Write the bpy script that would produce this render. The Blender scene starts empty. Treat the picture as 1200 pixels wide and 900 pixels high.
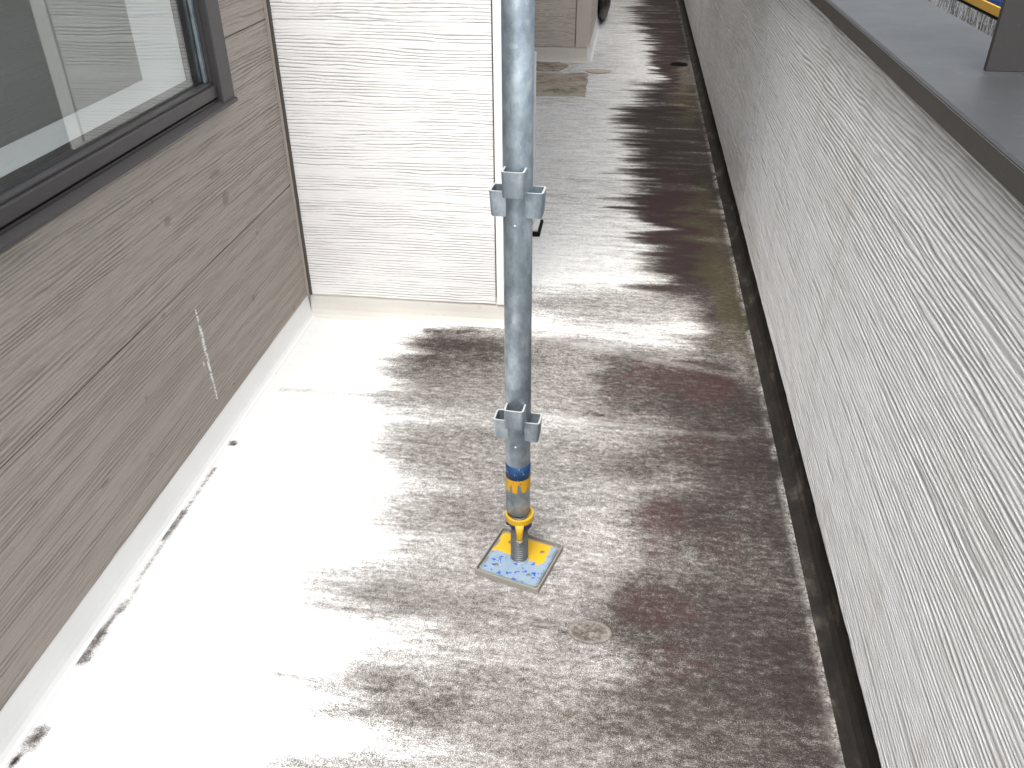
import bpy, bmesh, math, random
import numpy as np
from mathutils import Matrix, Vector

SC = bpy.context.scene
COL = SC.collection
R_ = math.radians
random.seed(7)

# ------------------------------------------------------------------ camera
cam_d = bpy.data.cameras.new("camera"); cam = bpy.data.objects.new("camera", cam_d); COL.objects.link(cam)
cam_d.sensor_fit = 'HORIZONTAL'; cam_d.sensor_width = 36.0; cam_d.lens = 993.0/1200*36
cam_d.clip_start = 0.02; cam_d.clip_end = 500
RW = np.array([[0.9916855673731616, 0.06574961466351552, -0.11061972534484829],
               [0.12861123077048467, -0.5354295873481232, 0.8347300811112055],
               [-0.004345892712848026, -0.8420167131143049, -0.5394339329822612]])
M = Matrix.Identity(4)
for i in range(3):
    M[i][0] = RW[i, 0]; M[i][1] = -RW[i, 1]; M[i][2] = -RW[i, 2]
M[2][3] = 1.288
cam.matrix_world = M
SC.camera = cam

# ------------------------------------------------------------------ world, sun, exposure
W = bpy.data.worlds.new("World"); SC.world = W; W.use_nodes = True
nt = W.node_tree; nt.nodes.clear()
sky = nt.nodes.new("ShaderNodeTexSky"); sky.sky_type = 'NISHITA'; sky.sun_disc = False
SUN_EL, SUN_AZ = R_(66), R_(190)
sky.sun_elevation = SUN_EL; sky.sun_rotation = SUN_AZ
sky.dust_density = 3.0; sky.air_density = 1.0; sky.ozone_density = 1.0
hs = nt.nodes.new("ShaderNodeHueSaturation"); hs.inputs['Saturation'].default_value = 0.22
bg = nt.nodes.new("ShaderNodeBackground"); bg.inputs['Strength'].default_value = 0.15
wo = nt.nodes.new("ShaderNodeOutputWorld")
nt.links.new(sky.outputs[0], hs.inputs['Color']); nt.links.new(hs.outputs[0], bg.inputs['Color']); nt.links.new(bg.outputs[0], wo.inputs['Surface'])
sun_d = bpy.data.lights.new("sun", 'SUN'); sun_d.energy = 1.2; sun_d.angle = R_(25); sun_d.color = (1, .97, .93)
sun = bpy.data.objects.new("sun", sun_d); COL.objects.link(sun)
sd = Vector((math.sin(SUN_AZ)*math.cos(SUN_EL), math.cos(SUN_AZ)*math.cos(SUN_EL), math.sin(SUN_EL)))
sun.rotation_euler = sd.to_track_quat('Z', 'Y').to_euler()
VS = SC.view_settings
VS.view_transform = 'Standard'; VS.look = 'None'; VS.exposure = 1.58; VS.gamma = 1; VS.use_curve_mapping = False

# ------------------------------------------------------------------ helpers
def link(o, parent=None):
    COL.objects.link(o)
    if parent is not None: o.parent = parent
    return o
def tag(o, label=None, cat=None, group=None, kind=None):
    if label: o['label'] = label
    if cat: o['category'] = cat
    if group: o['group'] = group
    if kind: o['kind'] = kind
    return o
def thing(name, label, cat, loc=(0, 0, 0), rz=0, group=None):
    o = bpy.data.objects.new(name, None); o.empty_display_size = .1
    o.location = loc; o.rotation_euler = (0, 0, rz)
    link(o); return tag(o, label, cat, group)
def obj(name, bm, mat, parent=None, smooth=False):
    me = bpy.data.meshes.new(name); bm.normal_update(); bm.to_mesh(me); bm.free()
    if smooth:
        for p in me.polygons: p.use_smooth = True
    if mat: me.materials.append(mat)
    return link(bpy.data.objects.new(name, me), parent)
def box(bm, x0, x1, y0, y1, z0, z1, bevel=0.0):
    b = bmesh.new()
    bmesh.ops.create_cube(b, size=1)
    for v in b.verts:
        v.co = Vector(((x0+x1)/2+v.co.x*(x1-x0), (y0+y1)/2+v.co.y*(y1-y0), (z0+z1)/2+v.co.z*(z1-z0)))
    if bevel > 0: bmesh.ops.bevel(b, geom=b.edges[:], offset=bevel, segments=2, affect='EDGES', profile=.6)
    t = bpy.data.meshes.new("tmp"); b.to_mesh(t); b.free(); bm.from_mesh(t); bpy.data.meshes.remove(t)
    return bm
def B(*a, **k): return box(bmesh.new(), *a, **k)
def lathe(prof, seg=32, cx=0, cy=0, bm=None, closed=False):
    bm = bm or bmesh.new()
    rings = []
    for r, z in prof:
        rings.append([bm.verts.new((cx+r*math.cos(2*math.pi*i/seg), cy+r*math.sin(2*math.pi*i/seg), z)) for i in range(seg)])
    n = len(rings)
    for a in range(n if closed else n-1):
        A, C = rings[a], rings[(a+1) % n]
        for i in range(seg): bm.faces.new((A[i], A[(i+1) % seg], C[(i+1) % seg], C[i]))
    return bm
def sweep(bm, pts2, path_z, cap=True):
    """prism of a closed 2D outline between two heights, with optional per-level scale handled by caller"""
    rings = [[bm.verts.new((x, y, z)) for x, y in pts] for pts, z in zip(pts2, path_z)]
    n = len(rings[0])
    for A, C in zip(rings, rings[1:]):
        for i in range(n): bm.faces.new((A[i], A[(i+1) % n], C[(i+1) % n], C[i]))
    if cap:
        bm.faces.new(rings[-1]); bm.faces.new(rings[0][::-1])
    return bm
def extrude_profile(bm, prof, axis, a, b):
    """closed profile in the plane across `axis` ('y': prof is (x,z); 'x': prof is (y,z))"""
    def P(p, t): return (p[0], t, p[1]) if axis == 'y' else (t, p[0], p[1])
    A = [bm.verts.new(P(p, a)) for p in prof]; C = [bm.verts.new(P(p, b)) for p in prof]
    n = len(prof)
    for i in range(n): bm.faces.new((A[i], A[(i+1) % n], C[(i+1) % n], C[i]))
    bm.faces.new(A[::-1]); bm.faces.new(C)
    bmesh.ops.recalc_face_normals(bm, faces=bm.faces[:])
    return bm

# numpy value noise ---------------------------------------------------------
_rng = np.random.RandomState(11); LAT = _rng.rand(512, 512)
def vnoise(x, y, s=0):
    x = np.asarray(x)+s*37.3; y = np.asarray(y)+s*91.7
    xi = np.floor(x).astype(int); yi = np.floor(y).astype(int); fx = x-xi; fy = y-yi
    fx = fx*fx*(3-2*fx); fy = fy*fy*(3-2*fy)
    g = lambda i, j: LAT[i % 512, j % 512]
    return (g(xi, yi)*(1-fx)+g(xi+1, yi)*fx)*(1-fy)+(g(xi, yi+1)*(1-fx)+g(xi+1, yi+1)*fx)*fy
def fbm(x, y, s=0, o=4):
    r = 0; a = .5; t = 0
    for k in range(o):
        r = r+a*vnoise(x*2**k, y*2**k, s+k*3); t += a; a *= .55
    return r/t
def sst(a, b, x):
    t = np.clip((x-a)/(b-a), 0, 1); return t*t*(3-2*t)

# ------------------------------------------------------------------ materials
class NT:
    def __init__(s, name):
        s.m = bpy.data.materials.new(name); s.m.use_nodes = True; s.t = s.m.node_tree
        s.b = s.t.nodes['Principled BSDF']; s.out = s.t.nodes['Material Output']; s.co = None
    def n(s, typ, **k):
        o = s.t.nodes.new(typ)
        for a, v in k.items(): setattr(o, a, v)
        return o
    def l(s, a, b): s.t.links.new(a, b)
    def coords(s, scale=(1, 1, 1), rot=(0, 0, 0), loc=(0, 0, 0)):
        if s.co is None: s.co = s.n("ShaderNodeTexCoord")
        mp = s.n("ShaderNodeMapping"); mp.inputs['Scale'].default_value = scale; mp.inputs['Rotation'].default_value = rot; mp.inputs['Location'].default_value = loc
        s.l(s.co.outputs['Object'], mp.inputs['Vector']); return mp.outputs[0]
    def noise(s, scale, detail=4, rough=.55, vec=(1, 1, 1), rot=(0, 0, 0), dist=0, loc=(0, 0, 0)):
        q = s.n("ShaderNodeTexNoise"); q.inputs['Scale'].default_value = scale; q.inputs['Detail'].default_value = detail
        q.inputs['Roughness'].default_value = rough; q.inputs['Distortion'].default_value = dist
        s.l(s.coords(vec, rot, loc), q.inputs['Vector']); return q.outputs['Fac']
    def math(s, op, a, b=None, c=None, clamp=False):
        q = s.n("ShaderNodeMath", operation=op); q.use_clamp = clamp
        for i, v in enumerate((a, b, c)):
            if v is None: continue
            if isinstance(v, (int, float)): q.inputs[i].default_value = v
            else: s.l(v, q.inputs[i])
        return q.outputs[0]
    def ramp(s, fac, stops, interp='LINEAR'):
        q = s.n("ShaderNodeValToRGB"); cr = q.color_ramp; cr.interpolation = interp
        while len(cr.elements) < len(stops): cr.elements.new(.5)
        for e, (p, c) in zip(cr.elements, stops):
            e.position = p; e.color = (c, c, c, 1) if isinstance(c, (int, float)) else (*c, 1)
        s.l(fac, q.inputs['Fac']); return q.outputs['Color']
    def mix(s, fac, a, b, mode='MIX'):
        q = s.n("ShaderNodeMix", data_type='RGBA', blend_type=mode)
        for i, v in ((0, fac), (6, a), (7, b)):
            if isinstance(v, (int, float)): q.inputs[i].default_value = v
            elif isinstance(v, tuple): q.inputs[i].default_value = (*v, 1)
            else: s.l(v, q.inputs[i])
        return q.outputs[2]
    def attr(s, name):
        q = s.n("ShaderNodeAttribute", attribute_name=name); return q.outputs['Fac']
    def bump(s, h, dist, strength=1.0):
        q = s.n("ShaderNodeBump"); q.inputs['Distance'].default_value = dist; q.inputs['Strength'].default_value = strength
        s.l(h, q.inputs['Height']); s.l(q.outputs[0], s.b.inputs['Normal']); return q
    def set(s, color=None, rough=None, metal=None, spec=None):
        for k, v in (('Base Color', color), ('Roughness', rough), ('Metallic', metal), ('Specular IOR Level', spec)):
            if v is None: continue
            if isinstance(v, (int, float)): s.b.inputs[k].default_value = v
            elif isinstance(v, tuple): s.b.inputs[k].default_value = (*v, 1)
            else: s.l(v, s.b.inputs[k])
        return s

def siding_mat(name, top, groove, rough, fleck, stain=None, stain_amt=.0, along='Y', micro=.0008):
    k = NT(name)
    big = k.noise(3.0, 5, .6, (1, 1, 1)); fine = k.noise(420, 2, .6)
    c = k.mix(k.math('MULTIPLY', big, .18), top, tuple(x*.72 for x in top))
    c = k.mix(k.math('MULTIPLY', k.math('SUBTRACT', fine, .5), fleck), c, tuple(x*.55 for x in top))
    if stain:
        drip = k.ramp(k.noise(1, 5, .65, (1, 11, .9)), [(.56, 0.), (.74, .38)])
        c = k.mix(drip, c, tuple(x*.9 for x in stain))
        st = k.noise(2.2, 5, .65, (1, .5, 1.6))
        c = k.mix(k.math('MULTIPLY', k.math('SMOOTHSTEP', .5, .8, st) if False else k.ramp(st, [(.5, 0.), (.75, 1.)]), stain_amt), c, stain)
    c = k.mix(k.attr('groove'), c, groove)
    c = k.mix(k.attr('mark'), c, (.78, .78, .76))
    c = k.mix(k.attr('dark'), c, (.05, .045, .04))
    k.set(c, rough, 0, .4)
    gv = (60, 14, 520) if along == 'Y' else (14, 60, 520)
    mg = k.noise(1, 4, .65, gv, (0, 0, 0), .2); mg2 = k.noise(1, 3, .6, tuple(x*.45 for x in gv), (0, 0, 0), .1, (7, 3, 1))
    k.bump(k.math('ADD', k.math('MULTIPLY', fine, .35), k.math('ADD', mg, k.math('MULTIPLY', mg2, 1.2))), micro, .9)
    return k.m
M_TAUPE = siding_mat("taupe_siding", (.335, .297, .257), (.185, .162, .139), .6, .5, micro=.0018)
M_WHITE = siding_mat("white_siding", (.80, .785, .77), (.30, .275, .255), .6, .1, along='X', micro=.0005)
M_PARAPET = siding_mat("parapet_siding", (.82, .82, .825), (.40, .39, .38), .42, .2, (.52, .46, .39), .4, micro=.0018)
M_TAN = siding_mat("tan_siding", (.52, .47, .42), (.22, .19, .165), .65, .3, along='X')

def paint(name, col, rough, var=.25, metal=0, spec=.5, nscale=18, b=.0):
    k = NT(name); nz = k.noise(nscale, 5, .6); f = k.noise(nscale*12, 3)
    c = k.mix(k.math('MULTIPLY', nz, var), col, tuple(x*.55 for x in col))
    c = k.mix(k.math('MULTIPLY', k.ramp(f, [(.6, 0.), (.75, 1.)]), var), c, tuple(min(1, x*1.5+.03) for x in col))
    k.set(c, k.math('ADD', rough-.08, k.math('MULTIPLY', nz, .18)), metal, spec)
    if b: k.bump(f, b, .5)
    return k.m
M_BRONZE = paint("dark_bronze", (.040, .037, .037), .42, .2, 0, .5, 9, .0002)
M_COPING = paint("coping_paint", (.033, .035, .037), .55, .3, 0, .35, 7, .0003)
M_LIP = paint("coping_lip", (.048, .043, .037), .55, .3, 0, .4, 7, .0003)
M_POST = paint("post_paint", (.032, .03, .029), .5, .3, 0, .4, 12, .0003)
M_BLACK = paint("black_rubber", (.004, .004, .004), .7, .3, 0, .15)
M_SEAL = paint("sealant", (.075, .062, .05), .7, .4)
M_TRAY = paint("grey_tray", (.24, .23, .20), .65, .35, 0, .3, 60, .0003)
M_CASING = paint("white_casing", (.62, .62, .60), .45, .2)
M_REVEAL = paint("white_reveal", (.88, .89, .88), .5, .06)
M_ROOM = paint("room_wall", (.55, .56, .53), .8, .15)
M_CONC = paint("concrete", (.3, .29, .27), .85, .4, 0, .3, 6, .001)
M_SLAB = paint("soffit", (.4, .38, .35), .8, .3)
M_ASPHALT = paint("asphalt", (.06, .06, .06), .9, .4)
M_YEL = paint("plank_yellow", (.55, .30, .02), .5, .4)
M_BLUE = paint("plank_blue", (.03, .11, .40), .45, .4)
M_BAG = paint("black_plastic", (.008, .008, .009), .45, .3)
M_ROOF = paint("roof_tile", (.09, .09, .1), .6, .4)

def m_glass():
    k = NT("window_glass"); t = k.n("ShaderNodeBsdfTransparent"); t.inputs[0].default_value = (.985, .995, .99, 1)
    g = k.n("ShaderNodeBsdfGlossy"); g.inputs['Roughness'].default_value = .004; g.inputs[0].default_value = (.97, 1, .99, 1)
    f = k.n("ShaderNodeFresnel"); ge = k.n('ShaderNodeNewGeometry'); k.l(k.math('SUBTRACT', 1.52, k.math('MULTIPLY', ge.outputs['Backfacing'], 1.52-1/1.52)), f.inputs['IOR'])
    mx = k.n("ShaderNodeMixShader"); k.l(k.math('MINIMUM', k.math('MULTIPLY', f.outputs[0], 1.4), 1.0), mx.inputs[0]); k.l(t.outputs[0], mx.inputs[1]); k.l(g.outputs[0], mx.inputs[2])
    k.l(mx.outputs[0], k.out.inputs['Surface']); return k.m
M_GLASS = m_glass()

def m_galv():
    k = NT("galvanised_steel")
    a = k.noise(26, 6, .62, (1, 1, .55)); v = k.n("ShaderNodeTexVoronoi"); v.inputs['Scale'].default_value = 95
    k.l(k.coords((1, 1, .6)), v.inputs['Vector'])
    f = k.noise(330, 3, .6); st = k.noise(9, 5, .7, (2.2, 2.2, .35))
    c = k.ramp(a, [(.28, (.15, .185, .21)), (.5, (.26, .31, .345)), (.68, (.42, .475, .51))])
    sep = k.n('ShaderNodeSeparateColor'); k.l(v.outputs['Color'], sep.inputs[0]); c = k.mix(.16, c, sep.outputs[0], 'SOFT_LIGHT')
    c = k.mix(k.ramp(st, [(.56, 0.), (.74, .55)]), c, (.34, .38, .40))
    c = k.mix(k.ramp(f, [(.66, 0.), (.74, .7)]), c, (.50, .53, .54))
    c = k.mix(k.ramp(k.noise(15, 5, .7, (1, 1, .5), loc=(3, 1, 7)), [(.60, 0.), (.78, .5)]), c, (.24, .23, .19))
    sc_ = k.ramp(k.noise(1, 5, .75, (240, 240, 7), (.2, .1, 0)), [(.66, 0.), (.70, .45)])
    c = k.mix(sc_, c, (.16, .17, .175))
    k.set(c, k.ramp(a, [(.3, .52), (.7, .34)]), .7, .5)
    k.bump(k.math('ADD', f, k.math('MULTIPLY', a, 1.5)), .0006, .5); return k.m
M_GALV = m_galv()
M_EDGE = paint("cut_steel_edge", (.46, .475, .485), .4, .2, .3)

def m_worn(name, col, under, thr, scale=55):
    k = NT(name); a = k.noise(scale, 6, .7, (1, 1, .7)); f = k.noise(scale*6, 3)
    c = k.mix(k.math('MULTIPLY', k.noise(22, 4), .35), col, tuple(x*.6 for x in col))
    w = k.ramp(k.math('ADD', a, k.math('MULTIPLY', k.math('SUBTRACT', f, .5), .25)), [(thr, 0.), (thr+.025, 1.)])
    c = k.mix(w, c, under); k.set(c, .5, 0, .4); k.bump(k.math('SUBTRACT', 1.0, w), .0004, .6); return k.m
M_BAND_B = m_worn("blue_band_paint", (.006, .040, .125), (.30, .33, .34), .585)
M_BAND_Y = m_worn("yellow_band_paint", (.50, .265, .006), (.13, .13, .11), .60)
M_NUT_Y = m_worn("yellow_nut_paint", (.50, .29, .008), (.26, .24, .16), .565, 80)
M_NUT_B = m_worn("navy_nut_paint", (.012, .02, .10), (.05, .05, .05), .62, 80)
M_TIP = m_worn("worn_tip", (.36, .33, .24), (.50, .33, .04), .55, 120)
def m_thread():
    k = NT("screw_thread"); c = k.mix(k.noise(80, 4), (.10, .105, .108), (.20, .205, .205)); k.set(c, .5, .5, .5); return k.m
M_THREAD = m_thread()
def m_plate():
    k = NT("painted_plate"); xyz = k.n("ShaderNodeSeparateXYZ"); k.l(k.coords(), xyz.inputs[0])
    nz = k.noise(38, 6, .7); n2 = k.noise(95, 5, .7, (1, 1.5, 1)); n3 = k.noise(240, 3)
    y = k.math('ADD', xyz.outputs['Y'], k.math('MULTIPLY', k.math('SUBTRACT', nz, .5), .05))
    x = k.math('ADD', xyz.outputs['X'], k.math('MULTIPLY', k.math('SUBTRACT', nz, .5), .03))
    ye = k.math('MULTIPLY', k.ramp(k.math('ADD', k.math('MULTIPLY', y, 60), .30), [(.47, 0.), (.53, 1.)]), k.ramp(k.math('ADD', k.math('MULTIPLY', x, -60), 3.0+.5), [(.4, 0.), (.6, 1.)]))
    base = k.mix(k.noise(60, 5, .7), (.13, .21, .31), (.25, .30, .34))
    base = k.mix(k.ramp(k.noise(70, 4, .6, (1, 1.3, 1), loc=(2, 0, 0)), [(.585, 0.), (.61, 1.)]), base, (.015, .07, .36))
    base = k.mix(k.ramp(n3, [(.62, 0.), (.7, .8)]), base, (.38, .40, .40))
    yel = k.mix(k.ramp(n2, [(.64, 0.), (.67, 1.)]), (.52, .31, .006), (.27, .27, .22))
    edge = k.mix(n2, (.06, .065, .065), (.20, .205, .19))
    c = k.mix(ye, base, yel)
    ax = k.math('MAXIMUM', k.math('ABSOLUTE', x), k.math('ABSOLUTE', xyz.outputs['Y']))
    c = k.mix(k.math('MULTIPLY', k.ramp(k.math('MULTIPLY', ax, 10), [(.58, 0.), (.64, .9)]), 1.0), c, edge)
    k.set(c, .5, 0, .4); k.bump(n2, .0003, .5); return k.m
M_PLATE = m_plate()

def m_floor(name, use_attr=True, g_const=0.05):
    k = NT(name)
    if use_attr: g, r, o, pale = k.attr('grime_shade'), k.attr('red'), k.attr('olive'), k.attr('pale')
    rot = (0, 0, R_(5))
    streak = k.noise(1, 7, .70, (9, 46, 20), rot, .3)
    mid = k.noise(38, 6, .7, (1, 2.0, 1), rot, .2)
    fine = k.noise(430, 2, .8, (1, 1.35, 1)); f2 = k.noise(120, 4, .7)
    if not use_attr:
        v = k.n("ShaderNodeValue"); v.outputs[0].default_value = g_const; g = v.outputs[0]
    spike = k.noise(1, 4, .6, (3.2, 19, 10), rot, .15, loc=(5, 3, 0))
    edge = k.ramp(g, [(0, .03), (.12, .16), (.22, .95), (.34, .55), (.48, .17), (.75, .22), (1, .2)])
    gw = k.ramp(g, [(0, .05), (.10, .35), (.22, 1.), (.40, .62), (.6, .55), (1, .42)])
    midw = k.ramp(g, [(0, .0), (.15, .5), (.35, .55), (.6, .75), (1, .7)])
    d1 = k.math('ADD', k.math('ADD', k.math('MULTIPLY', k.math('SUBTRACT', streak, .5), 1.1), k.math('MULTIPLY', k.math('SUBTRACT', spike, .5), .45)), 0.0)
    d2 = k.math('ADD', k.math('MULTIPLY', k.math('SUBTRACT', f2, .5), .8), k.math('MULTIPLY', k.math('SUBTRACT', fine, .5), 2.0))
    dev = k.math('ADD', k.math('ADD', k.math('MULTIPLY', d1, edge), k.math('MULTIPLY', d2, gw)), k.math('MULTIPLY', k.math('SUBTRACT', mid, .52), midw))
    t = k.math('ADD', g, dev, clamp=True)
    c = k.ramp(t, [(0, (.72, .72, .705)), (.14, (.64, .635, .62)), (.30, (.33, .317, .303)), (.46, (.180, .167, .155)), (.58, (.095, .086, .079)), (.70, (.046, .040, .037)), (.84, (.032, .027, .025)), (1, (.024, .020, .019))])
    if use_attr:
        rf = k.math('MULTIPLY', r, k.ramp(k.math('ADD', mid, k.math('MULTIPLY', k.math('SUBTRACT', fine, .5), .8)), [(.3, .15), (.65, .8)]))
        c = k.mix(rf, c, (.060, .026, .027))
        c = k.mix(k.math('MULTIPLY', o, .6), c, (.085, .075, .035), 'MIX')
        c = k.mix(k.math('MULTIPLY', k.ramp(k.math('ADD', t, 0), [(.5, 0.), (.8, 1.)]), .25), c, k.mix(k.noise(2.5, 3), (.028, .026, .024), (.040, .026, .027)))
        # small dark spots of lichen
        vo = k.n("ShaderNodeTexVoronoi"); vo.inputs['Scale'].default_value = 26; k.l(k.coords((1, 1.2, 1)), vo.inputs['Vector'])
        sp = k.math('MULTIPLY', k.ramp(vo.outputs['Distance'], [(.07, 1.), (.14, 0.)]), k.ramp(k.noise(5.5, 4), [(.55, 0.), (.62, 1.)]))
        sp = k.math('MULTIPLY', sp, k.ramp(g, [(.2, 0.), (.35, .75)]))
        c = k.mix(sp, c, (.04, .026, .024))
        pf = k.math('MULTIPLY', pale, k.ramp(k.math('ADD', f2, k.math('MULTIPLY', k.math('SUBTRACT', fine, .5), .9)), [(.42, 0.), (.58, 1.)]))
        c = k.mix(pf, c, (.60, .58, .55))
    k.set(c, k.ramp(t, [(0, .6), (.5, .95)]), 0, k.ramp(t, [(0, .3), (.5, .08)]))
    k.bump(k.math('ADD', k.math('MULTIPLY', fine, .7), k.math('ADD', k.math('MULTIPLY', f2, .8), k.math('MULTIPLY', k.noise(7, 3), 4))), .0012, .5)
    return k.m
M_FLOOR = m_floor("balcony_membrane")
M_SKIRT = paint("clean_membrane", (.74, .74, .72), .55, .15, nscale=5)
def m_beige():
    k = NT("beige_skirting"); c = k.mix(k.noise(6, 5), (.62, .595, .545), (.52, .495, .45))
    c = k.mix(k.ramp(k.noise(30, 5, .7, (1, 1, 2)), [(.6, 0.), (.8, .5)]), c, (.25, .22, .18)); k.set(c, .6, 0, .4); return k.m
M_BEIGE = m_beige()
def m_mould():
    k = NT("mouldy_skirting"); c = k.ramp(k.noise(14, 6, .7, (1, .6, 1.5)), [(.35, (.007, .006, .005)), (.55, (.020, .016, .013)), (.70, (.075, .062, .05))]); k.set(c, .8, 0, .3)
    k.bump(k.noise(150, 4), .001, .6); return k.m
M_MOULD = m_mould()
def m_mortar():
    k = NT("stained_mortar"); a = k.noise(1, 6, .75, (5, 8, 9)); f = k.noise(60, 4, .7)
    c = k.ramp(k.math('ADD', a, k.math('MULTIPLY', k.math('SUBTRACT', f, .5), .4)), [(.3, (.40, .36, .30)), (.5, (.30, .26, .205)), (.60, (.17, .14, .11)), (.70, (.03, .025, .02))])
    k.set(c, .8, 0, .3); k.bump(f, .002, .5); return k.m
M_MORTAR = m_mortar()
def m_ribs():
    k = NT("ribbed_sheet"); a = k.noise(40, 4, .7, (1, 1, .1)); f = k.noise(30, 4, .7)
    c = k.ramp(k.math('ADD', a, k.math('MULTIPLY', k.math('SUBTRACT', f, .5), .5)), [(.38, (.02, .02, .019)), (.62, (.42, .41, .40))]); k.set(c, .6, 0, .4); return k.m
M_RIB = m_ribs()

# ------------------------------------------------------------------ siding boards with real embossed grain
def grain(u, v, style, seed):
    """u along the board, v up it (metres); returns height 0..1, 1 = raised plateau"""
    if style == 'ridge':
        p = v/.0092+1.7*(fbm(u*1.1, v*9, seed, 4)-.5)*2+.62*(fbm(u*5.5, v*50, seed+5, 3)-.5)*2
        d = np.abs(p-np.round(p))*2                       # 0 in the groove, 1 on the crest
        am = .62+.38*sst(.30, .58, fbm(u*2.6, v*46, seed+9, 3))
        st = fbm(u*5, v*190, seed+13, 3)
        g1 = (1-sst(.0, .85, d+.35*(st-.5)))*am
        g2 = sst(.58, .78, st)*.4
        return 1-np.clip(np.maximum(g1, g2)+.3*(fbm(u*40, v*150, seed+17, 2)-.5), 0, 1)
    if style == 'line':
        p = v/.0088+1.2*(fbm(u*1.5, v*8, seed, 3)-.5)*2+.5*(fbm(u*9, v*38, seed+5, 3)-.5)*2
        w = .0005+.0009*fbm(u*12, v*60, seed+21, 2)
        d = np.abs(p-np.round(p))*.0088
        am = .35+.65*sst(.30, .55, fbm(u*5, v*75, seed+9, 3))
        g1 = (1-sst(w*.6, w*1.7, d))*am
        st = fbm(u*10, v*260, seed+13, 4)
        g2 = sst(.66, .80, st)*.4
        return 1-np.clip(np.maximum(g1, g2)+.12*(st-.45), 0, 1)
    p = v/.0082+1.3*(fbm(u*1.3, v*11, seed, 3)-.5)*2+.55*(fbm(u*6, v*50, seed+5, 3)-.5)*2
    d = np.abs(p-np.round(p))*2
    am = .3+.7*sst(.36, .62, fbm(u*3.4, v*60, seed+9, 3))
    st = fbm(u*9, v*260, seed+13, 4)
    g1 = (1-sst(.0, .85, d+.5*(st-.5)))*am*.9
    g2 = sst(.46, .74, st)*.5
    return 1-np.clip(np.maximum(g1, g2)+.3*(fbm(u*30, v*150, seed+17, 3)-.5), 0, 1)

def axis_vals(a, b, f0, f1, fine, coarse):
    """sample positions from a to b, fine inside [f0,f1], coarse outside"""
    out = []
    def seg(p, q, s):
        if q-p > 1e-6: out.extend(np.linspace(p, q, max(2, int(round((q-p)/s))+1))[:-1])
    lo, hi = max(a, f0), min(b, f1)
    if hi <= lo: seg(a, b, coarse)
    else:
        seg(a, lo, coarse); seg(lo, hi, fine); seg(hi, b, coarse)
    out.append(b); return np.array(out)

def board(name, parent, mat, us, vs, place, style, seed, depth, thick=.014, hole=None, marks=None, edge_dirt=.8):
    """place(u, v, out) -> xyz arrays; front grid carries the grain, edges are rounded back to the joint"""
    U, V = np.meshgrid(us, vs)
    h = grain(U, V, style, seed)
    ed = np.minimum(np.minimum(U-us[0], us[-1]-U), np.minimum(V-vs[0], vs[-1]-V))
    e = 1-sst(0, .0024, ed)
    out = (h-1)*depth-e*.0020*edge_dirt
    nu, nv = len(us), len(vs)
    X, Y, Z = place(U, V, out)
    vf = np.stack([X, Y, Z], -1).reshape(-1, 3)
    idx = np.arange(nu*nv).reshape(nv, nu)
    q = np.stack([idx[:-1, :-1], idx[:-1, 1:], idx[1:, 1:], idx[1:, :-1]], -1).reshape(-1, 4)
    if hole is not None:
        uc = (U[:-1, :-1]+U[1:, 1:])/2; vc = (V[:-1, :-1]+V[1:, 1:])/2
        q = q[~hole(uc, vc).reshape(-1)]
    # rim
    loop = np.concatenate([idx[0, :], idx[1:, -1], idx[-1, -2::-1], idx[-2:0:-1, 0]])
    lu, lv = U.reshape(-1)[loop], V.reshape(-1)[loop]
    bx, by, bz = place(lu, lv, np.full(lu.shape, -thick))
    vb = np.stack([bx, by, bz], -1); n0 = len(vf); n = len(loop)
    k = np.arange(n); k2 = (k+1) % n
    rim = np.stack([loop[k2], loop[k], n0+k, n0+k2], -1)
    if hole is not None: rim = rim[~hole((lu+lu[k2])/2, (lv+lv[k2])/2)]
    allv = np.concatenate([vf, vb]); faces = np.concatenate([q, rim])
    me = bpy.data.meshes.new(name)
    me.vertices.add(len(allv)); me.vertices.foreach_set('co', allv.astype(np.float32).ravel())
    me.loops.add(faces.size); me.loops.foreach_set('vertex_index', faces.astype(np.int32).ravel())
    me.polygons.add(len(faces)); me.polygons.foreach_set('loop_start', (np.arange(len(faces))*4).astype(np.int32))
    sm = np.ones(len(faces), dtype=bool); sm[len(q):] = False
    me.polygons.foreach_set('use_smooth', sm)
    me.update(calc_edges=True); me.validate()
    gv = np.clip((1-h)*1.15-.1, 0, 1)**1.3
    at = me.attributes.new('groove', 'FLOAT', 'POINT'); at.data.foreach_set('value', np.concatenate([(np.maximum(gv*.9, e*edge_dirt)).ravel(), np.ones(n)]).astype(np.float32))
    mk = np.zeros(U.shape); dk = np.zeros(U.shape)
    if marks: mk, dk = marks(U, V, h)
    for nm, arr in (('mark', mk), ('dark', dk)):
        at = me.attributes.new(nm, 'FLOAT', 'POINT'); at.data.foreach_set('value', np.concatenate([arr.ravel(), np.zeros(n)]).astype(np.float32))
    me.materials.append(mat)
    return link(bpy.data.objects.new(name, me), parent)

XL, XR, YB, XBR, YF = -.962, .46, 2.33, -.311, 6.13      # taupe face, parapet face, bay face, bay's outer corner
ROWS = [(.073, .4365), (.4378, .8915), (.8928, 1.3470), (1.3483, 1.8025), (1.8038, 2.26), (2.2613, 2.6)]
WIN = (-.15, 1.985, .775)                       # window opening: y0, y1, z0

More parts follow.
